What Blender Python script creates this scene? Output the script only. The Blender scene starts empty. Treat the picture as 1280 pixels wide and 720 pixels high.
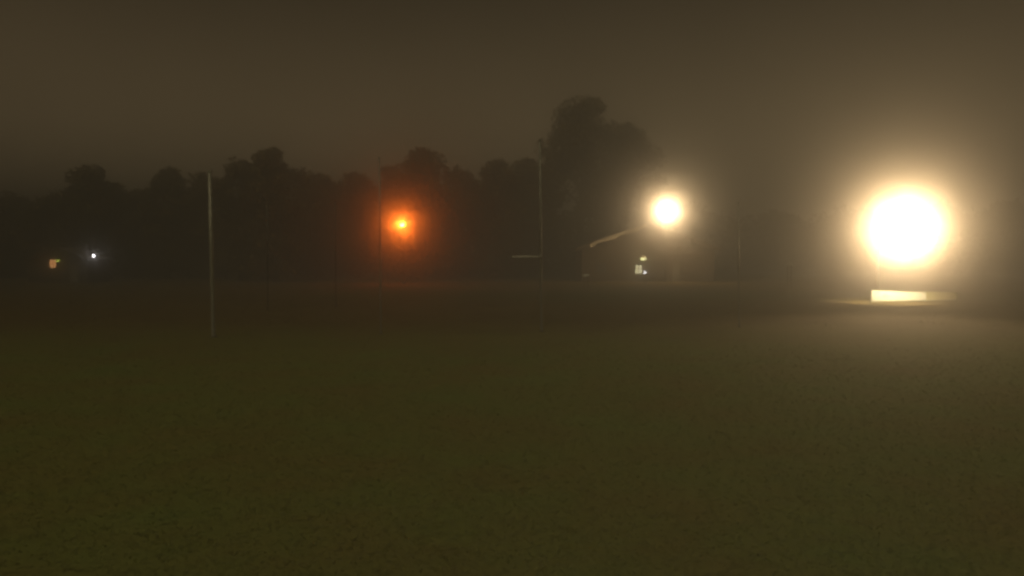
import bpy, math, random
import numpy as np

# ---------------------------------------------------------------- scene, camera, light
sc = bpy.context.scene
col = sc.collection
R = math.radians
F = 1004.0                       # focal length in pixels of the 1280-wide photograph
CAM_Z = 2.6
PITCH = math.atan(35.0 / F)      # looking slightly down

cam_d = bpy.data.cameras.new('camera')
cam = bpy.data.objects.new('camera', cam_d)
col.objects.link(cam)
cam.location = (0, 0, CAM_Z)
cam.rotation_euler = (math.pi / 2 - PITCH, 0, 0)
cam_d.sensor_width = 36.0
cam_d.lens = 36.0 * F / 1280.0
cam_d.clip_start = 0.05
cam_d.clip_end = 3000
sc.camera = cam

SUN_EL, SUN_ROT = R(52), R(205)

w = bpy.data.worlds.new('World')
sc.world = w
w.use_nodes = True
wn, wl = w.node_tree.nodes, w.node_tree.links
wn.clear()
out = wn.new('ShaderNodeOutputWorld')
add = wn.new('ShaderNodeAddShader')
bg_sky = wn.new('ShaderNodeBackground')
sky = wn.new('ShaderNodeTexSky')
sky.sky_type = 'NISHITA'
sky.sun_disc = False
sky.sun_elevation = R(2)
sky.sun_rotation = SUN_ROT
wl.new(sky.outputs[0], bg_sky.inputs[0])
bg_sky.inputs[1].default_value = 0.0012
# low cloud lit from below by the town: one even brown tone with faint cloud mottling
bg_town = wn.new('ShaderNodeBackground')
tc = wn.new('ShaderNodeTexCoord')
nz = wn.new('ShaderNodeTexNoise')
nz.inputs['Scale'].default_value = 3.5
nz.inputs['Detail'].default_value = 6
nz.inputs['Roughness'].default_value = 0.55
cr = wn.new('ShaderNodeValToRGB')
cr.color_ramp.elements[0].position = 0.25
cr.color_ramp.elements[0].color = (0.0405, 0.0282, 0.0136, 1)
cr.color_ramp.elements[1].position = 0.8
cr.color_ramp.elements[1].color = (0.055, 0.0385, 0.0195, 1)
wl.new(tc.outputs['Generated'], nz.inputs['Vector'])
wl.new(nz.outputs['Fac'], cr.inputs[0])
wl.new(cr.outputs[0], bg_town.inputs[0])
# town glow is strongest low over the horizon
sep = wn.new('ShaderNodeSeparateXYZ')
mr = wn.new('ShaderNodeMapRange')
mr.inputs['From Min'].default_value = 0.0
mr.inputs['From Max'].default_value = 0.45
mr.inputs['To Min'].default_value = 1.0
mr.inputs['To Max'].default_value = 0.0
wl.new(tc.outputs['Generated'], sep.inputs[0])
wl.new(sep.outputs['Z'], mr.inputs['Value'])
pw = wn.new('ShaderNodeMath')
pw.operation = 'POWER'
pw.inputs[1].default_value = 2.0
ml = wn.new('ShaderNodeMath')
ml.operation = 'MULTIPLY_ADD'
ml.inputs[1].default_value = 6.3
ml.inputs[2].default_value = 0.22
wl.new(mr.outputs[0], pw.inputs[0])
wl.new(pw.outputs[0], ml.inputs[0])
wl.new(ml.outputs[0], bg_town.inputs[1])
wl.new(bg_sky.outputs[0], add.inputs[0])
wl.new(bg_town.outputs[0], add.inputs[1])
wl.new(add.outputs[0], out.inputs[0])

sun_d = bpy.data.lights.new('sun', 'SUN')
sun = bpy.data.objects.new('sun', sun_d)
col.objects.link(sun)
sun_d.energy = 1.05
sun_d.angle = R(60)
sun_d.color = (1.0, 0.85, 0.50)
sun.rotation_euler = (math.pi / 2 - SUN_EL, 0, math.pi - SUN_ROT)

sc.view_settings.view_transform = 'Standard'
sc.view_settings.look = 'None'
sc.view_settings.gamma = 1.0
sc.view_settings.exposure = 0.0
sc.view_settings.use_curve_mapping = False
sc.render.engine = 'CYCLES'
sc.cycles.use_denoising = True
sc.cycles.volume_bounces = 0
sc.cycles.max_bounces = 4
sc.cycles.filter_width = 3.0
sc.cycles.sample_clamp_indirect = 4.0


def at(px, py, d):
    """the point seen at photograph pixel (px, py) that lies d metres in front of the camera"""
    r, u = (px - 640.0) / F, (360.0 - py) / F
    y = math.cos(PITCH) + u * math.sin(PITCH)
    z = -math.sin(PITCH) + u * math.cos(PITCH)
    s = d / y
    return (r * s, d, CAM_Z + z * s)


# ---------------------------------------------------------------- materials
def mat(name, base, rough=0.8, metal=0.0, var=None, scale=4.0, bump=0.0, emit=None, estr=0.0, bscale=None, coord='Object', spec=0.5):
    m = bpy.data.materials.new(name)
    m.use_nodes = True
    n, l = m.node_tree.nodes, m.node_tree.links
    b = n['Principled BSDF']
    b.inputs['Base Color'].default_value = (*base, 1)
    b.inputs['Roughness'].default_value = rough
    b.inputs['Metallic'].default_value = metal
    b.inputs['Specular IOR Level'].default_value = spec
    if var or bump:
        t = n.new('ShaderNodeTexCoord')
        x = n.new('ShaderNodeTexNoise')
        x.inputs['Scale'].default_value = scale
        x.inputs['Detail'].default_value = 8
        x.inputs['Roughness'].default_value = 0.62
        l.new(t.outputs[coord], x.inputs['Vector'])
        if var:
            c = n.new('ShaderNodeValToRGB')
            c.color_ramp.elements[0].position = 0.32
            c.color_ramp.elements[0].color = (*base, 1)
            c.color_ramp.elements[1].position = 0.68
            c.color_ramp.elements[1].color = (*var, 1)
            l.new(x.outputs['Fac'], c.inputs[0])
            l.new(c.outputs[0], b.inputs['Base Color'])
        if bump:
            x2 = n.new('ShaderNodeTexNoise')
            x2.inputs['Scale'].default_value = bscale or scale * 6
            x2.inputs['Detail'].default_value = 6
            l.new(t.outputs[coord], x2.inputs['Vector'])
            bp = n.new('ShaderNodeBump')
            bp.inputs['Strength'].default_value = bump
            bp.inputs['Distance'].default_value = 0.05
            l.new(x2.outputs['Fac'], bp.inputs['Height'])
            l.new(bp.outputs[0], b.inputs['Normal'])
    if emit:
        b.inputs['Emission Color'].default_value = (*emit, 1)
        b.inputs['Emission Strength'].default_value = estr
    return m


M = {}
M['field'] = mat('rough_field', (0.082, 0.056, 0.020), 0.95, var=(0.112, 0.084, 0.028), scale=0.09, bump=0.1, bscale=2.0, spec=0.1)
M['lawn'] = mat('mown_lawn', (0.136, 0.114, 0.032), 0.95, var=(0.116, 0.140, 0.034), scale=0.45, bump=0.25, bscale=9, spec=0.1)


def thin_out(m, c0, c1, y0, y1):
    """the lawn's grass thins out patchily into brown bare ground between y0 and y1"""
    n, l = m.node_tree.nodes, m.node_tree.links
    b = n['Principled BSDF']
    old = b.inputs['Base Color'].links[0].from_socket
    t = n.new('ShaderNodeTexCoord')
    sp = n.new('ShaderNodeSeparateXYZ')
    l.new(t.outputs['Object'], sp.inputs[0])
    x = n.new('ShaderNodeTexNoise')
    x.inputs['Scale'].default_value = 0.16
    x.inputs['Detail'].default_value = 9
    x.inputs['Roughness'].default_value = 0.7
    l.new(t.outputs['Object'], x.inputs['Vector'])
    ma = n.new('ShaderNodeMath')
    ma.operation = 'MULTIPLY_ADD'
    ma.inputs[1].default_value = 16.0
    l.new(x.outputs['Fac'], ma.inputs[0])
    l.new(sp.outputs['Y'], ma.inputs[2])
    r_ = n.new('ShaderNodeMapRange')
    r_.interpolation_type = 'SMOOTHSTEP'
    r_.inputs['From Min'].default_value = y0 + 8
    r_.inputs['From Max'].default_value = y1 + 8
    l.new(ma.outputs[0], r_.inputs['Value'])
    x2 = n.new('ShaderNodeTexNoise')
    x2.inputs['Scale'].default_value = 0.5
    x2.inputs['Detail'].default_value = 6
    l.new(t.outputs['Object'], x2.inputs['Vector'])
    c = n.new('ShaderNodeValToRGB')
    c.color_ramp.elements[0].position = 0.32
    c.color_ramp.elements[0].color = (*c0, 1)
    c.color_ramp.elements[1].position = 0.68
    c.color_ramp.elements[1].color = (*c1, 1)
    l.new(x2.outputs['Fac'], c.inputs[0])
    mx = n.new('ShaderNodeMixRGB')
    l.new(r_.outputs[0], mx.inputs[0])
    l.new(old, mx.inputs[1])
    l.new(c.outputs[0], mx.inputs[2])
    l.new(mx.outputs[0], b.inputs['Base Color'])


def translucent(m, fac):
    n, l = m.node_tree.nodes, m.node_tree.links
    b = n['Principled BSDF']
    tr = n.new('ShaderNodeBsdfTranslucent')
    if b.inputs['Base Color'].links:
        l.new(b.inputs['Base Color'].links[0].from_socket, tr.inputs[0])
    mx = n.new('ShaderNodeMixShader')
    mx.inputs[0].default_value = fac
    l.new(b.outputs[0], mx.inputs[1])
    l.new(tr.outputs[0], mx.inputs[2])
    l.new(mx.outputs[0], n['Material Output'].inputs['Surface'])


thin_out(M['lawn'], (0.084, 0.058, 0.021), (0.114, 0.085, 0.029), 19, 36)
M['dirt'] = mat('bare_dirt', (0.082, 0.060, 0.022), 0.95, var=(0.118, 0.086, 0.032), scale=0.5, bump=0.25, bscale=5, spec=0.1)
M['verge'] = mat('verge_grass', (0.06, 0.054, 0.016), 0.95, var=(0.095, 0.085, 0.024), scale=0.3, bump=0.1, bscale=5, spec=0.1)
M['blade'] = mat('grass_blade', (0.142, 0.121, 0.034), 0.8, var=(0.122, 0.148, 0.038), scale=0.45, spec=0.2)
thin_out(M['blade'], (0.084, 0.058, 0.021), (0.114, 0.085, 0.029), 19, 36)
translucent(M['blade'], 0.4)
M['leaf'] = mat('dark_leaf', (0.094, 0.069, 0.020), 0.75, var=(0.14, 0.100, 0.030), scale=0.35, spec=0.2)
M['leaf2'] = mat('olive_leaf', (0.098, 0.070, 0.019), 0.75, var=(0.14, 0.098, 0.028), scale=0.35, spec=0.2)
M['bark'] = mat('bark', (0.07, 0.05, 0.033), 0.9, var=(0.12, 0.09, 0.06), scale=3, bump=0.6)
M['steel'] = mat('galvanised_steel', (0.25, 0.245, 0.215), 0.5, metal=0.5, var=(0.16, 0.155, 0.135), scale=5)
M['steel_light'] = mat('pale_galvanised_steel', (0.34, 0.33, 0.28), 0.5, metal=0.4, var=(0.23, 0.225, 0.19), scale=5)
M['steel_dull'] = mat('weathered_steel', (0.11, 0.105, 0.09), 0.55, metal=0.4, var=(0.08, 0.075, 0.065), scale=5)
M['housing'] = mat('lamp_housing', (0.08, 0.08, 0.08), 0.5, metal=0.3, var=(0.12, 0.12, 0.12), scale=9)
M['board'] = mat('white_board', (0.80, 0.80, 0.68), 0.55, var=(0.72, 0.71, 0.56), scale=1.6)
M['frame'] = mat('board_frame', (0.30, 0.31, 0.22), 0.6, var=(0.22, 0.23, 0.17), scale=6)
M['mark'] = mat('dark_print', (0.05, 0.05, 0.05), 0.6)
M['clad'] = mat('brown_cladding', (0.10, 0.075, 0.05), 0.8, var=(0.14, 0.105, 0.07), scale=2.5, bump=0.2)
M['clad_dark'] = mat('dark_boarding', (0.045, 0.034, 0.022), 0.85, var=(0.065, 0.05, 0.032), scale=2.5, bump=0.2)
M['shade_panel'] = mat('olive_panel_painted_shade', (0.46, 0.42, 0.20), 0.7, var=(0.56, 0.51, 0.26), scale=1.8)  # dull olive tone paints the shade on the board's right end
M['roof'] = mat('roof_tile', (0.07, 0.055, 0.045), 0.85, var=(0.10, 0.08, 0.06), scale=3, bump=0.3)
M['trim'] = mat('weathered_pale_trim', (0.50, 0.42, 0.30), 0.7, var=(0.74, 0.66, 0.50), scale=1.6, bump=0.3)
M['wframe'] = mat('window_frame', (0.16, 0.14, 0.11), 0.6, var=(0.2, 0.18, 0.14), scale=5)
M['plate'] = mat('pale_plate', (0.75, 0.73, 0.66), 0.4, var=(0.65, 0.63, 0.55), scale=4)
M['stake'] = mat('timber_stake', (0.13, 0.10, 0.07), 0.8, var=(0.18, 0.14, 0.1), scale=8)


def emitter(name, c1, c2, strength, scale):
    m = mat(name, (0.2, 0.2, 0.2), 0.3)
    n, l = m.node_tree.nodes, m.node_tree.links
    b = n['Principled BSDF']
    t = n.new('ShaderNodeTexCoord')
    x = n.new('ShaderNodeTexNoise')
    x.inputs['Scale'].default_value = scale
    c = n.new('ShaderNodeValToRGB')
    c.color_ramp.elements[0].position = 0.35
    c.color_ramp.elements[0].color = (*c1, 1)
    c.color_ramp.elements[1].position = 0.65
    c.color_ramp.elements[1].color = (*c2, 1)
    l.new(t.outputs['Object'], x.inputs['Vector'])
    l.new(x.outputs['Fac'], c.inputs[0])
    l.new(c.outputs[0], b.inputs['Emission Color'])
    b.inputs['Emission Strength'].default_value = strength
    return m


M['lens_white'] = emitter('lit_lens_warm_white', (1, 0.86, 0.6), (1, 0.9, 0.68), 60, 3)
M['lens_orange'] = emitter('lit_lens_sodium', (1, 0.40, 0.05), (1, 0.50, 0.09), 16, 3)
M['pane_yellow'] = emitter('lit_pane_yellow', (0.95, 0.85, 0.40), (1, 0.92, 0.6), 2.0, 2)
M['pane_orange'] = emitter('lit_pane_orange', (0.9, 0.30, 0.07), (1, 0.50, 0.2), 1.8, 2.4)
M['bulb_yellow'] = emitter('lit_globe_yellow', (0.9, 0.88, 0.3), (1, 0.95, 0.5), 5, 3)
M['bulb_white'] = emitter('lit_globe_white', (1, 0.9, 0.8), (0.95, 0.95, 1), 12, 3)
M['bulb_green'] = emitter('lit_globe_green', (0.75, 0.9, 0.1), (0.8, 0.95, 0.15), 2.2, 3)


# ---------------------------------------------------------------- mesh helpers
class MB:
    def __init__(s):
        s.v, s.f = [], []

    def box(s, cx, cy, cz, sx, sy, sz, rz=0.0, rx=0.0):
        k = len(s.v)
        for dz in (-.5, .5):
            for dx, dy in ((-.5, -.5), (.5, -.5), (.5, .5), (-.5, .5)):
                x, y, z = dx * sx, dy * sy, dz * sz
                y, z = y * math.cos(rx) - z * math.sin(rx), y * math.sin(rx) + z * math.cos(rx)
                x, y = x * math.cos(rz) - y * math.sin(rz), x * math.sin(rz) + y * math.cos(rz)
                s.v.append((cx + x, cy + y, cz + z))
        for q in ((0, 3, 2, 1), (4, 5, 6, 7), (0, 1, 5, 4), (1, 2, 6, 5), (2, 3, 7, 6), (3, 0, 4, 7)):
            s.f.append(tuple(k + i for i in q))
        return s

    def tube(s, pts, rads, n=10, cap=True):
        k0 = len(s.v)
        pts = [np.array(p, float) for p in pts]
        for i, p in enumerate(pts):
            a = pts[max(i - 1, 0)]
            b = pts[min(i + 1, len(pts) - 1)]
            t = (b - a) / max(np.linalg.norm(b - a), 1e-9)
            ref = np.array((1.0, 0, 0)) if abs(t[0]) < 0.8 else np.array((0, 1.0, 0))
            u = np.cross(t, ref)
            u /= np.linalg.norm(u)
            q = np.cross(t, u)
            for j in range(n):
                an = 2 * math.pi * j / n
                s.v.append(tuple(p + rads[i] * (math.cos(an) * u + math.sin(an) * q)))
        for i in range(len(pts) - 1):
            for j in range(n):
                a = k0 + i * n + j
                b = k0 + i * n + (j + 1) % n
                s.f.append((a, b, b + n, a + n))
        if cap:
            s.f.append(tuple(k0 + j for j in range(n))[::-1])
            s.f.append(tuple(k0 + (len(pts) - 1) * n + j for j in range(n)))
        return s

    def ball(s, c, r, n=10, m=7, sz=1.0):
        pts, rad = [], []
        for i in range(m + 1):
            a = -math.pi / 2 + math.pi * i / m
            pts.append((c[0], c[1], c[2] + r * sz * math.sin(a)))
            rad.append(max(r * math.cos(a), 1e-4))
        return s.tube(pts, rad, n)

    def prism(s, poly, y0, y1):
        """polygon in x-z, extruded along y"""
        k, n = len(s.v), len(poly)
        s.v += [(x, y0, z) for x, z in poly] + [(x, y1, z) for x, z in poly]
        s.f.append(tuple(k + i for i in range(n)))
        s.f.append(tuple(k + n + i for i in range(n))[::-1])
        for i in range(n):
            j = (i + 1) % n
            s.f.append((k + i, k + n + i, k + n + j, k + j))
        return s

    def build(s, name, m, parent=None, smooth=False, bevel=0.0):
        me = bpy.data.meshes.new(name)
        me.from_pydata(s.v, [], s.f)
        me.validate()
        me.update()
        if smooth:
            me.polygons.foreach_set('use_smooth', [len(p.vertices) == 4 for p in me.polygons])
        me.materials.append(M[m])
        o = bpy.data.objects.new(name, me)
        col.objects.link(o)
        if parent:
            o.parent = parent
        if bevel:
            b = o.modifiers.new('bevel', 'BEVEL')
            b.width = bevel
            b.segments = 2
        return o


def raw(name, verts, faces, m, parent=None):
    """numpy vertices (n,3) and faces (k,c)"""
    me = bpy.data.meshes.new(name)
    nf, c = faces.shape
    me.vertices.add(len(verts))
    me.vertices.foreach_set('co', verts.astype(np.float32).ravel())
    me.loops.add(nf * c)
    me.loops.foreach_set('vertex_index', faces.astype(np.int32).ravel())
    me.polygons.add(nf)
    me.polygons.foreach_set('loop_start', np.arange(0, nf * c, c, dtype=np.int32))
    me.update(calc_edges=True)
    me.materials.append(M[m])
    o = bpy.data.objects.new(name, me)
    col.objects.link(o)
    if parent:
        o.parent = parent
    return o


def tag(o, label=None, cat=None, group=None, kind=None):
    if label:
        o['label'] = label
    if cat:
        o['category'] = cat
    if group:
        o['group'] = group
    if kind:
        o['kind'] = kind
    return o


def thing(name, loc, label, cat, group=None, rz=0.0):
    o = bpy.data.objects.new(name, None)
    col.objects.link(o)
    o.location = loc
    o.rotation_euler = (0, 0, rz)
    o.empty_display_size = 0.3
    return tag(o, label, cat, group)


def beam(parent, loc, watts, color, size, radius=0.12):
    d = bpy.data.lights.new('spot_beam', 'SPOT')
    d.energy = watts
    d.color = color
    d.shadow_soft_size = radius
    d.spot_size = size
    d.spot_blend = 1.0
    o = bpy.data.objects.new('spot_beam', d)
    col.objects.link(o)
    o.parent = parent
    o.location = loc
    o.rotation_euler = (math.pi / 2, 0, math.pi)      # out over the field, towards -y
    return o


def lamp(parent, loc, watts, color, radius=0.12):
    d = bpy.data.lights.new('lamp_light', 'POINT')
    d.energy = watts
    d.color = color
    d.shadow_soft_size = radius
    o = bpy.data.objects.new('lamp_light', d)
    col.objects.link(o)
    o.parent = parent
    o.location = loc
    return o


# ---------------------------------------------------------------- ground
rng = np.random.default_rng(7)


def sheet(name, x0, x1, nx, yfun0, yfun1, z, m, ny=2):
    xs = np.linspace(x0, x1, nx)
    v, f = [], []
    for j in range(ny):
        t = j / (ny - 1)
        for x in xs:
            v.append((x, yfun0(x) * (1 - t) + yfun1(x) * t, z))
    for j in range(ny - 1):
        for i in range(nx - 1):
            a = j * nx + i
            f.append((a, a + 1, a + 1 + nx, a + nx))
    b = MB()
    b.v, b.f = v, f
    return tag(b.build(name, m), kind='structure')


def wob(seed, amp, lo):
    r = random.Random(seed)
    ph = [(r.uniform(0, 6.28), r.uniform(0.05, 0.9), r.uniform(0.3, 1)) for _ in range(7)]
    return lambda x: lo + amp * sum(a * math.sin(k * x + p) / (1 + 1.5 * k) for p, k, a in ph)


GB = MB()
GB.v = [(-700, -60, 0), (700, -60, 0), (700, 700, 0), (-700, 700, 0)]
GB.f = [(0, 1, 2, 3)]
tag(GB.build('ground', 'field'), kind='structure')
lawn_edge = wob(3, 1.6, 25.6)
sheet('lawn', -60, 60, 240, lambda x: -40.0, wob(8, 1.6, 44), 0.004, 'lawn')
sheet('grass_verge', -14, 70, 200, wob(11, 0.8, 52), wob(12, 1.0, 66), 0.004, 'verge')

# short mown grass standing on the lawn
N = 120000
u = rng.random(N)
ys = 5.2 * (44 / 5.2) ** (u ** 0.9)
xs = (rng.random(N) * 2 - 1) * (0.70 * ys + 0.8)
keep = ys < np.array([lawn_edge(x) for x in xs]) + rng.exponential(4.5, N) - 5
xs, ys = xs[keep], ys[keep]
N = len(xs)
sz = 0.75 + ys / 22.0
h = (0.008 + 0.018 * rng.random(N)) * sz
an = rng.random(N) * 2 * math.pi
wd = (0.004 + 0.004 * rng.random(N)) * sz * 1.1
lean = (rng.random((N, 2)) - 0.5) * 0.13 * sz[:, None]
V = np.zeros((N, 3, 3))
V[:, 0] = np.stack([xs - wd * np.cos(an), ys - wd * np.sin(an), np.full(N, 0.006)], 1)
V[:, 1] = np.stack([xs + wd * np.cos(an), ys + wd * np.sin(an), np.full(N, 0.006)], 1)
V[:, 2] = np.stack([xs + lean[:, 0], ys + lean[:, 1], h], 1)
g = raw('grass', V.reshape(-1, 3), np.arange(3 * N).reshape(-1, 3), 'blade')
tag(g, 'short mown grass covering the near field', 'grass', kind='stuff')

# rough tufts on the darker ground beyond
N = 12000
ys = 26 + 90 * rng.random(N) ** 1.6
xs = (rng.random(N) * 2 - 1) * (0.70 * ys + 2)
keep = (ys > np.array([lawn_edge(x) for x in xs]) + 6) 
xs, ys = xs[keep], ys[keep]
N = len(xs)
sz = 1 + ys / 40.0
h = (0.012 + 0.025 * rng.random(N)) * sz
an = rng.random(N) * 2 * math.pi
wd = (0.012 + 0.012 * rng.random(N)) * sz
V = np.zeros((N, 3, 3))
V[:, 0] = np.stack([xs - wd * np.cos(an), ys - wd * np.sin(an), np.full(N, -0.002)], 1)
V[:, 1] = np.stack([xs + wd * np.cos(an), ys + wd * np.sin(an), np.full(N, -0.002)], 1)
V[:, 2] = np.stack([xs + (rng.random(N) - .5) * .1 * sz, ys + (rng.random(N) - .5) * .1 * sz, h], 1)
g = raw('rough_grass', V.reshape(-1, 3), np.arange(3 * N).reshape(-1, 3), 'verge')
tag(g, 'rough dark grass on the ground beyond the poles', 'grass', kind='stuff')


# ---------------------------------------------------------------- trees
def leaves(clumps, per, size, seed):
    r = np.random.default_rng(seed)
    c = np.repeat(np.array([k[:3] for k in clumps]), per, 0)
    rad = np.repeat(np.array([k[3] for k in clumps]), per)
    n = len(c)
    d = r.normal(size=(n, 3))
    d /= np.linalg.norm(d, axis=1)[:, None]
    p = c + d * (rad * r.random(n) ** 0.45)[:, None] * np.array((1, 1, 0.8))
    a = r.normal(size=(n, 3))
    a /= np.linalg.norm(a, axis=1)[:, None]
    b = np.cross(a, r.normal(size=(n, 3)))
    b /= np.linalg.norm(b, axis=1)[:, None]
    s = size * (0.6 + 0.8 * r.random(n))[:, None]
    V = np.stack([p - a * s, p - b * s * .45, p + a * s, p + b * s * .45], 1).reshape(-1, 3)
    return V, np.arange(4 * n).reshape(-1, 4)


def tree(px, top, d, wpx, label, seed, kind='leaf', name='tree', group='trees along the edge of the field', low=0.07):
    r = random.Random(seed)
    x, _, ztop = at(px, top, d)
    H = ztop
    W = wpx / F * d / 2
    t = thing(name, (x, d, 0), label, 'tree', group)
    tb = MB()
    r0 = 0.022 * H
    bend = (r.uniform(-.03, .03) * H, r.uniform(-.03, .03) * H)
    tb.tube([(0, 0, -.1), (bend[0] * .3, bend[1] * .3, H * .2), (bend[0], bend[1], H * .5), (bend[0] * 1.3, bend[1], H * .8)],
            [r0 * 1.35, r0, r0 * .6, r0 * .2], 9)
    cl = []
    nl = 9
    for i in range(nl):
        a = 2.4 * i + r.uniform(-.4, .4)
        z0 = H * (.2 + .45 * i / nl)
        L = W * r.uniform(.55, .9)
        e = (bend[0] + L * math.cos(a), bend[1] + L * math.sin(a), z0 + H * r.uniform(.08, .2))
        m_ = (bend[0] + L * .5 * math.cos(a), bend[1] + L * .5 * math.sin(a), z0 + H * .06)
        tb.tube([(bend[0] * .6, bend[1] * .6, z0), m_, e], [r0 * .42, r0 * .28, r0 * .08], 6)
        cl.append((e[0], e[1], e[2], W * r.uniform(.26, .42)))
    tb.build('trunk', 'bark', t, smooth=True)
    n = 62
    for i in range(n):
        q = i / (n - 1)
        z = H * (low + (0.93 - low) * q)
        prof = math.sin(math.pi * min(1, (q * 0.80 + 0.16))) ** 0.6       # width of the crown at this height
        a, rr = r.uniform(0, 6.283), math.sqrt(r.random())
        cl.append((bend[0] + W * .82 * prof * rr * math.cos(a), bend[1] + W * .82 * prof * rr * math.sin(a), z, W * r.uniform(.22, .40)))
    cl.append((bend[0] + W * r.uniform(-.12, .12), bend[1], H - W * .2, W * .2))
    V, Fc = leaves(cl, 150, max(.18, .0034 * d), seed)
    raw('crown', V, Fc, kind, t)
    return t


TREES = [
    (12, 249, 118, 120, 'low rounded tree at the left edge of the picture', 'leaf'),
    (62, 247, 112, 75, 'low tree behind the orange lit window', 'leaf2'),
    (114, 207, 104, 88, 'blocky dark tree rising above its neighbours over the small white lamp', 'leaf'),
    (166, 236, 116, 66, 'lower tree in the dip right of the blocky tree', 'leaf2'),
    (207, 210, 110, 78, 'pointed tree just left of the nearest pole', 'leaf'),
    (256, 217, 113, 76, 'tree behind the top of the nearest pole', 'leaf2'),
    (300, 199, 102, 86, 'sloping tree on the left shoulder of the twin-topped tree', 'leaf'),
    (342, 182, 98, 88, 'tall round-topped tree between the nearest pole and the orange lamp', 'leaf'),
    (396, 217, 114, 80, 'low tree in the flat gap left of the orange lamp', 'leaf2'),
    (446, 217, 118, 84, 'flat-topped tree immediately left of the orange lamp', 'leaf'),
    (486, 206, 118, 60, 'narrow tree rising just above the orange lamp, on its left', 'leaf2'),
    (525, 184, 106, 92, 'domed tree behind the orange lamp, tinted by its glow', 'leaf'),
    (586, 213, 120, 74, 'small tree in the dip right of the orange lamp', 'leaf2'),
    (628, 199, 112, 84, 'rounded tree left of the pole with a crossbar', 'leaf'),
    (664, 196, 118, 76, 'tree behind the pole with a crossbar', 'leaf2'),
    (724, 120, 119, 128, 'tallest tree, looming over the house at its left', 'leaf'),
    (782, 150, 124, 104, 'large tree at the right shoulder of the tallest tree', 'leaf2'),
    (872, 262, 135, 120, 'far low tree right of the house', 'leaf'),
    (965, 272, 145, 120, 'far low tree right of the slim pole beyond the house', 'leaf2'),
    (1058, 268, 145, 130, 'far low tree left of the big floodlight', 'leaf'),
    (1165, 262, 140, 140, 'far low tree directly behind the big floodlight', 'leaf2'),
    (1262, 258, 138, 130, 'far low tree at the right edge of the picture', 'leaf'),
]
for i, (px, top, d, wp, lb, kd) in enumerate(TREES):
    tree(px, top, d, wp, lb, 100 + i, kd)

# undergrowth that closes the view under the crowns, too dense to count
r = random.Random(5)
cl = []
for i in range(420):
    x = r.uniform(-112, 104)
    d = 128 + r.uniform(-3, 12) if x < 12 else 150 + r.uniform(0, 14)
    hh = r.uniform(2, 10) if x < 12 else r.uniform(1.5, 6.0)
    cl.append((x, d, hh * .6, r.uniform(1.4, 2.6)))
    cl.append((x + r.uniform(-2, 2), d, r.uniform(.6, 1.6), r.uniform(1.0, 2.0)))
V, Fc = leaves(cl, 60, .42, 77)
tag(raw('undergrowth', V, Fc, 'leaf2'), 'dense dark undergrowth closing the view beneath the trees', 'undergrowth', kind='stuff')


# ---------------------------------------------------------------- poles standing across the field
def pole(px_base, py_base, d, top_px, top_py, rad, label, m, base=True, crossbar=None):
    bx = at(px_base, py_base, d)[0]
    tx, _, tz = at(top_px, top_py, d)
    t = thing('metal_pole', (bx, d, 0), label, 'pole', 'tall thin poles standing across the field')
    mb = MB().tube([(0, 0, -.3), (0, 0, 0), ((tx - bx) * .5, 0, tz * .5), (tx - bx, 0, tz)], [rad, rad, rad * .96, rad * .9], 16)
    mb.build('shaft', m, t, smooth=True)
    c = MB().tube([(tx - bx, 0, tz), (tx - bx, 0, tz + .03), (tx - bx, 0, tz + .06)], [rad * 1.08, rad * 1.08, rad * .5], 16)
    c.build('cap', m, t, smooth=True)
    if base:
        MB().tube([(0, 0, -.02), (0, 0, .04), (0, 0, .05)], [rad * 2.0, rad * 2.0, rad * 1.7], 16).build('footing', 'clad_dark', t, smooth=True)
    if crossbar:
        z = at(px_base, crossbar[1], d)[2]
        L = (px_base - crossbar[0]) / F * d
        fx = (tx - bx) * z / tz
        MB().tube([(fx - rad, 0, z), (fx - L * .5, 0, z + .01), (fx - L, 0, z)], [.022, .021, .02], 8).build('crossbar', 'plate', t, smooth=True)
        MB().tube([(fx, 0, z - .08), (fx, 0, z + .08)], [rad * 1.2, rad * 1.2], 16).build('clamp', m, t, smooth=True)
    return t


pole(267, 422, 27.0, 262, 215, .065, 'nearest tall grey pole at the left, leaning slightly left', 'steel_light')
pole(476, 420, 28.0, 474, 198, .028, 'faint thin pole just left of the orange lamp', 'steel')
pole(677, 416, 29.0, 675, 176, .042, 'thin pole with a short crossbar pointing left', 'steel', crossbar=(641, 321))
pole(924, 410, 31.0, 923, 254, .028, 'slim pole between the two bright white lamps', 'steel')
pole(335, 390, 42.0, 334, 256, .026, 'dim far pole, the nearer to the leaning pole of two', 'steel_dull')
pole(420, 388, 44.0, 419, 252, .026, 'dim far pole, the nearer to the orange lamp of two', 'steel_dull')


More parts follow.
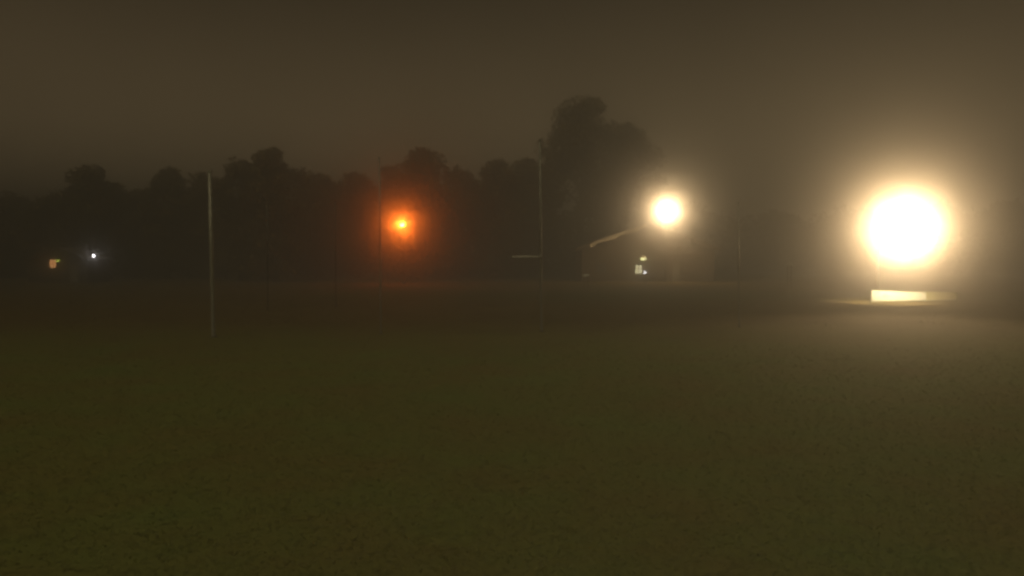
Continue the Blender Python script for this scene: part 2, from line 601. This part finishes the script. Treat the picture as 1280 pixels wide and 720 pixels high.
# ---------------------------------------------------------------- lamps
def floodlight(px, py, d, label, watts, color, w_=0.62, h_=0.5, rz=0.0, reach=0.22):
    x, _, z = at(px, py, d)
    t = thing('floodlight', (x, d, 0), label, 'floodlight', 'white floodlights', rz)
    MB().tube([(0, reach, -.2), (0, reach, z * .5), (0, reach, z + .12)], [.075, .062, .05], 12).build('pole', 'steel_dull', t, smooth=True)
    if reach > .5:
        MB().tube([(0, .15, z + .02), (0, reach, z + .06)], [.035, .045], 10).build('arm', 'steel_dull', t, smooth=True)
    MB().box(0, reach, .012, .34, .34, .024).build('base_plate', 'steel_dull', t, bevel=.004)
    br = MB().box(-w_ / 2 - .03, .10, z, .02, .10, h_ * .5).box(w_ / 2 + .03, .10, z, .02, .10, h_ * .5).box(0, .165, z, w_ + .08, .03, .06)
    br.build('bracket', 'steel_dull', t)
    ho = MB().box(0, .06, z, w_, .14, h_).build('housing', 'housing', t, bevel=.02)
    for k in range(7):
        MB().box(-w_ * .4 + w_ * .8 * k / 6, .15, z + .02, .014, .05, h_ * .8).build('fin', 'housing', ho)
    MB().box(0, -.04, z + h_ / 2 + .012, w_ + .02, .24, .016).build('visor', 'housing', t)
    MB().box(0, -.022, z, w_ * .88, .012, h_ * .86).build('lens', 'lens_white', t)
    if reach > .5:
        # the reflector throws its beam out over the field; a second spot is added to light the board
        b_ = beam(t, (0, -.25, z), watts, color, R(80), .16)
        b_.rotation_euler = (math.pi / 2 + R(8), 0, math.pi - math.atan2(x, d))
        added_spot = beam(t, (-.2, -.1, z - h_ / 2 - .1), 9000, (1.0, 0.82, 0.52), R(84), .08)
        added_spot.rotation_euler = (R(32), 0, R(-14))
    else:
        lamp(t, (0, -.25, z), watts, color, .16)
    return t


floodlight(1128, 285, 46.6, 'big white floodlight above the long white board', 13600, (1.0, 0.68, 0.35), reach=3.0)
floodlight(833, 264, 92.0, 'white floodlight high beside the house gable', 5300, (1.0, 0.68, 0.35), rz=.1)


def street_lamp(px, py, d, label):
    x, _, z = at(px, py, d)
    t = thing('street_lamp', (x, d, 0), label, 'street lamp')
    p = MB()
    pts, rd = [(0, 1.1, -.2), (0, 1.1, z * .6), (0, 1.1, z * .9)], [.08, .06, .05]
    for k in range(1, 6):
        a = k / 5 * math.pi / 2
        pts.append((0, 1.1 - .9 * (1 - math.cos(a)), z * .9 + (z * .1 + .15) * math.sin(a)))
        rd.append(.042)
    p.tube(pts, rd, 10).build('pole', 'steel_dull', t, smooth=True)
    MB().tube([(0, 1.1, 0), (0, 1.1, .7), (0, 1.1, .75)], [.11, .11, .08], 10).build('base', 'steel_dull', t, smooth=True)
    MB().tube([(0, .3, z + .15), (0, .15, z + .16), (0, -.2, z + .14), (0, -.4, z + .1)], [.06, .14, .15, .05], 10).build('head', 'housing', t, smooth=True)
    MB().ball((0, -.05, z), .28, 12, 8, .8).build('lens', 'lens_orange', t, smooth=True)
    lamp(t, (0, -.52, z), 2000, (1.0, 0.16, 0.013), .14)
    return t


street_lamp(503, 281, 86.0, 'orange street lamp glowing in front of the domed tree')


def post_lamp(px, py, d, m, watts, color, rad, label, name='post_lamp'):
    x, _, z = at(px, py, d)
    t = thing(name, (x, d, 0), label, 'lamp')
    MB().tube([(0, 0, -.1), (0, 0, z * .6), (0, 0, z - rad * 1.1)], [.06, .045, .035], 8).build('post', 'steel_dull', t, smooth=True)
    MB().tube([(0, 0, z - rad * 1.25), (0, 0, z - rad * .85)], [rad * .55, rad * .7], 10).build('collar', 'housing', t, smooth=True)
    MB().ball((0, 0, z), rad, 12, 8).build('globe', m, t, smooth=True)
    MB().tube([(0, 0, z + rad * .8), (0, 0, z + rad * 1.15), (0, 0, z + rad * 1.35)], [rad * .8, rad * .5, rad * .1], 10).build('cap', 'housing', t, smooth=True)
    if watts:
        lamp(t, (0, -rad - .08, z), watts, color, .05)
    return t


post_lamp(117, 320, 82, 'bulb_white', 7, (1, .9, .85), .14, 'small white lamp under the blocky dark tree')
post_lamp(806, 340.5, 88, 'bulb_white', 0, None, .09, 'tiny white lamp low beside the lit window of the house', name='garden_lamp')


# ---------------------------------------------------------------- long white board under the floodlight
lx, ly, _ = at(1089, 375, 47.6)
rx_, ry_, _ = at(1196, 377, 49.6)
Lb = math.hypot(rx_ - lx, ry_ - ly)
bd = thing('field_board', (lx, ly, 0), 'long white field board on short posts under the big floodlight', 'board', rz=math.atan2(ry_ - ly, rx_ - lx))
Z0, HB = 0.16, 0.62
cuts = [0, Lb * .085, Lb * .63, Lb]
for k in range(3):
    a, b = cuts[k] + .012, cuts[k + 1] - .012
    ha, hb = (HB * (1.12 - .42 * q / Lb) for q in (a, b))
    p = MB().prism([(a, Z0), (b, Z0), (b, Z0 + hb), (a, Z0 + ha)], -.015, .015).build('panel', 'board' if k < 2 else 'shade_panel', bd, bevel=.004)
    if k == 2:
        p['label'] = 'olive yellow end panel, shade put into its colour'
    MB().prism([(a, Z0 + ha), (b, Z0 + hb), (b, Z0 + hb + .024), (a, Z0 + ha + .024)], -.042, .018).build('rail', 'frame', bd)
    MB().box((a + b) / 2, -.012, Z0 - .02, b - a, .06, .03).build('rail', 'frame', bd)
    if k == 1:
        for j, (zz, ln) in enumerate(((.42, .26), (.33, .34), (.25, .30))):
            MB().box(a + .42, -.0175, Z0 + zz, ln, .004, .022).build('lettering_line', 'mark', p)
for c in cuts:
    hc = Z0 + HB * (1.12 - .42 * c / Lb) + .03
    MB().box(c, .05, hc / 2, .05, .06, hc).build('post', 'frame', bd)


# ---------------------------------------------------------------- house beyond the field
def house():
    d = 96.5
    xl = at(722, 310, d)[0]
    xr = at(898, 310, d)[0]
    apx, _, apz = at(808, 281, d)
    ez = at(722, 311, d)[2]
    cx = (xl + xr) / 2
    t = thing('house', (cx, d, 0), 'dark clad house with a low gable and one small lit window', 'house')
    L, Rr, ax = xl - cx + .5, xr - cx - .5, apx - cx
    D = 9.0
    MB().prism([(L, 0), (Rr, 0), (Rr, ez - .15), (ax, apz - .25), (L, ez - .15)], 0, D).build('wall', 'clad', t)
    # lapped boards of the gable end, each two pixels tall
    b = MB()
    z = .3
    while z < apz - .5:
        k = 0 if z < ez - .2 else (z - ez + .2) / (apz - ez)
        x0, x1 = L + (ax - L) * k + .05, Rr + (ax - Rr) * k - .05
        if x1 - x0 > .6:
            b.box((x0 + x1) / 2, -.02, z, x1 - x0, .026, .19, rx=R(5))
        z += .2
    tag(b.build('cladding', 'clad', t), kind='stuff')
    s1 = math.atan2(apz - ez, ax - (xl - cx))
    s2 = math.atan2(apz - ez, (xr - cx) - ax)
    rf = MB()
    th = .16
    rf.prism([(xl - cx - .3, ez - .1), (ax, apz), (ax, apz + th), (xl - cx - .3, ez - .1 + th)], -.5, D + .5)
    rf.prism([(ax + .002, apz), (xr - cx + .3, ez - .1), (xr - cx + .3, ez - .1 + th), (ax + .002, apz + th)], -.5, D + .5)
    roof = rf.build('roof', 'roof', t)
    ch = MB().box(ax + 2.2, 5, apz + .45, .7, .7, 1.8).box(ax + 2.2, 5, apz + 1.4, .84, .84, .12)
    ch.build('chimney', 'clad', roof)
    # verge boards in short uneven lengths, lamplight painted in: pale upper left, rest dark
    rr = random.Random(9)
    for (x0, z0, x1, z1) in ((xl - cx - .3, ez - .1, ax, apz), (ax, apz, xr - cx + .3, ez - .1)):
        n = 10
        for k in range(n):
            q0, q1 = k / n + .004, (k + 1) / n - .004
            xa, xb = x0 + (x1 - x0) * q0, x0 + (x1 - x0) * q1
            za, zb = z0 + (z1 - z0) * q0, z0 + (z1 - z0) * q1
            dz = rr.uniform(-.06, .06) + (.1 if k % 3 == 0 else 0)
            MB().prism([(xa, za - .34 + dz), (xb, zb - .34 + dz), (xb, zb + .15), (xa, za + .15)], -.56 - rr.uniform(0, .03), -.503).build('verge_board', 'trim' if x0 < ax and k > 1 else 'clad', t)

    def local(px, py):
        p = at(px, py, d)
        return p[0] - cx, p[2]
    # lit window with four panes
    wx, wz = local(798.2, 336.6)
    ww, wh = .74, .96
    wi = MB()
    wi.box(wx - ww / 2 - .05, -.07, wz, .1, .09, wh + .2).box(wx + ww / 2 + .05, -.07, wz, .1, .09, wh + .2)
    wi.box(wx, -.07, wz + wh / 2 + .05, ww, .09, .1).box(wx, -.07, wz - wh / 2 - .05, ww, .09, .1)
    wi.box(wx, -.066, wz, .11, .06, wh).box(wx, -.066, wz + .08, ww, .055, .09)
    win = wi.build('window', 'wframe', t)
    for ix in (-1, 1):
        for z0, z1 in ((-wh / 2 + .005, .045), (.115, wh / 2 - .005)):
            MB().box(wx + ix * (ww / 4 + .015), -.055, wz + (z0 + z1) / 2, ww / 2 - .045, .012, z1 - z0).build('pane', 'pane_yellow', win)
    MB().box(wx, -.12, wz - wh / 2 - .12, ww + .3, .16, .04).build('sill', 'trim', win)
    # domed wall lamp above the window
    lx, lz = local(803.3, 322)
    wlmp = MB().tube([(lx, -.04, lz + .25), (lx, -.25, lz + .3), (lx, -.4, lz + .22)], [.03, .03, .03], 8).build('wall_lamp', 'housing', t, smooth=True)
    pts = [(lx, -.4, lz + .32 * math.cos(a) - .1) for a in np.linspace(0.05, 1.5, 6)]
    MB().tube(pts, [.42 * math.sin(a) for a in np.linspace(0.05, 1.5, 6)], 12, cap=False).build('shade', 'trim', wlmp, smooth=True)
    MB().ball((lx, -.4, lz - .1), .34, 12, 8, .62).build('globe', 'bulb_yellow', wlmp, smooth=True)
    # door and an unlit window
    dx, dz = local(845, 340)
    do = MB().box(dx, -.06, 1.02, .95, .06, 2.04).build('door', 'wframe', t)
    MB().box(dx + .36, -.12, 1.0, .05, .06, .14).build('handle', 'steel', do)
    w2, wz2 = local(752, 335)
    uw = MB().box(w2, -.06, wz2, 1.3, .06, 1.1).build('window', 'wframe', t)
    for ix in (-.31, .31):
        MB().box(w2 + ix, -.10, wz2, .54, .014, .94).build('pane', 'housing', uw)


house()


def outbuilding():
    d = 92.0
    cx = at(72, 330, d)[0]
    t = thing('small_house', (cx, d, 0), 'low dark outbuilding with one glowing orange window at the far left', 'house')
    MB().prism([(-3.4, 0), (3.4, 0), (3.4, 2.7), (0, 3.9), (-3.4, 2.7)], 0, 5).build('wall', 'clad_dark', t)
    rf = MB().prism([(-3.8, 2.6), (0, 3.95), (0, 4.1), (-3.8, 2.75)], -.4, 5.4).prism([(.002, 3.95), (3.8, 2.6), (3.8, 2.75), (.002, 4.1)], -.4, 5.4)
    rf.build('roof', 'roof', t)
    p = at(66.5, 329.5, d)
    wx, wz = p[0] - cx, p[2]
    wi = MB()
    wi.box(wx - .38, -.05, wz, .1, .1, 1.1).box(wx + .38, -.05, wz, .1, .1, 1.1).box(wx, -.05, wz + .5, .66, .1, .1).box(wx, -.05, wz - .5, .66, .1, .1)
    wi.box(wx, -.046, wz, .06, .07, .9)
    win = wi.build('window', 'wframe', t)
    for ix in (-1, 1):
        MB().box(wx + ix * .18, -.03, wz, .285, .012, .89).build('pane', 'pane_orange', win)
    p = at(73, 326, d)
    gx, gz = p[0] - cx, p[2]
    gl = MB().box(gx, -.06, gz, .2, .12, .12).build('wall_lamp', 'housing', t)
    MB().box(gx, -.15, gz, .42, .1, .16).build('globe', 'bulb_green', gl, bevel=.03)
    dr = MB().box(1.9, -.03, 1.0, .9, .05, 2.0).build('door', 'wframe', t)
    MB().box(1.55, -.08, 1.0, .05, .06, .12).build('handle', 'steel', dr)


outbuilding()


# ---------------------------------------------------------------- small pale marker plates out on the field
def marker(px, py, d, w_, label):
    x, _, z = at(px, py, d)
    t = thing('marker_plate', (x, d, 0), label, 'marker', 'small pale marker plates on the field')
    MB().box(0, 0, z, w_, .02, .14, rx=R(-35)).build('plate', 'plate', t)
    for s in (-1, 1):
        MB().box(s * w_ * .36, .04, (z + .03) / 2, .04, .03, z + .03).build('stake', 'stake', t)


marker(732.5, 344, 60, .40, 'small pale marker plate low on the field left of the house window')
marker(987, 330.5, 58, .36, 'small pale marker plate between the slim pole and the big floodlight')

# ---------------------------------------------------------------- night mist
hz = MB().box(0, 320, 11.0, 1460, 800, 24.0)
m = bpy.data.materials.new('night_mist')
m.use_nodes = True
n, l = m.node_tree.nodes, m.node_tree.links
n.clear()
o_ = n.new('ShaderNodeOutputMaterial')
va = n.new('ShaderNodeVolumePrincipled')
va.inputs['Color'].default_value = (0.93, 0.92, 0.9, 1)
va.inputs['Density'].default_value = 0.0110
va.inputs['Anisotropy'].default_value = 0.978
vb = n.new('ShaderNodeVolumePrincipled')
vb.inputs['Color'].default_value = (0.93, 0.92, 0.9, 1)
vb.inputs['Density'].default_value = 0.0052
vb.inputs['Anisotropy'].default_value = -0.6
ad = n.new('ShaderNodeAddShader')
l.new(va.outputs[0], ad.inputs[0])
l.new(vb.outputs[0], ad.inputs[1])
l.new(ad.outputs[0], o_.inputs['Volume'])
M['mist'] = m
haze = hz.build('haze', 'mist')
tag(haze, 'thin night mist hanging over the whole field', 'haze', kind='stuff')
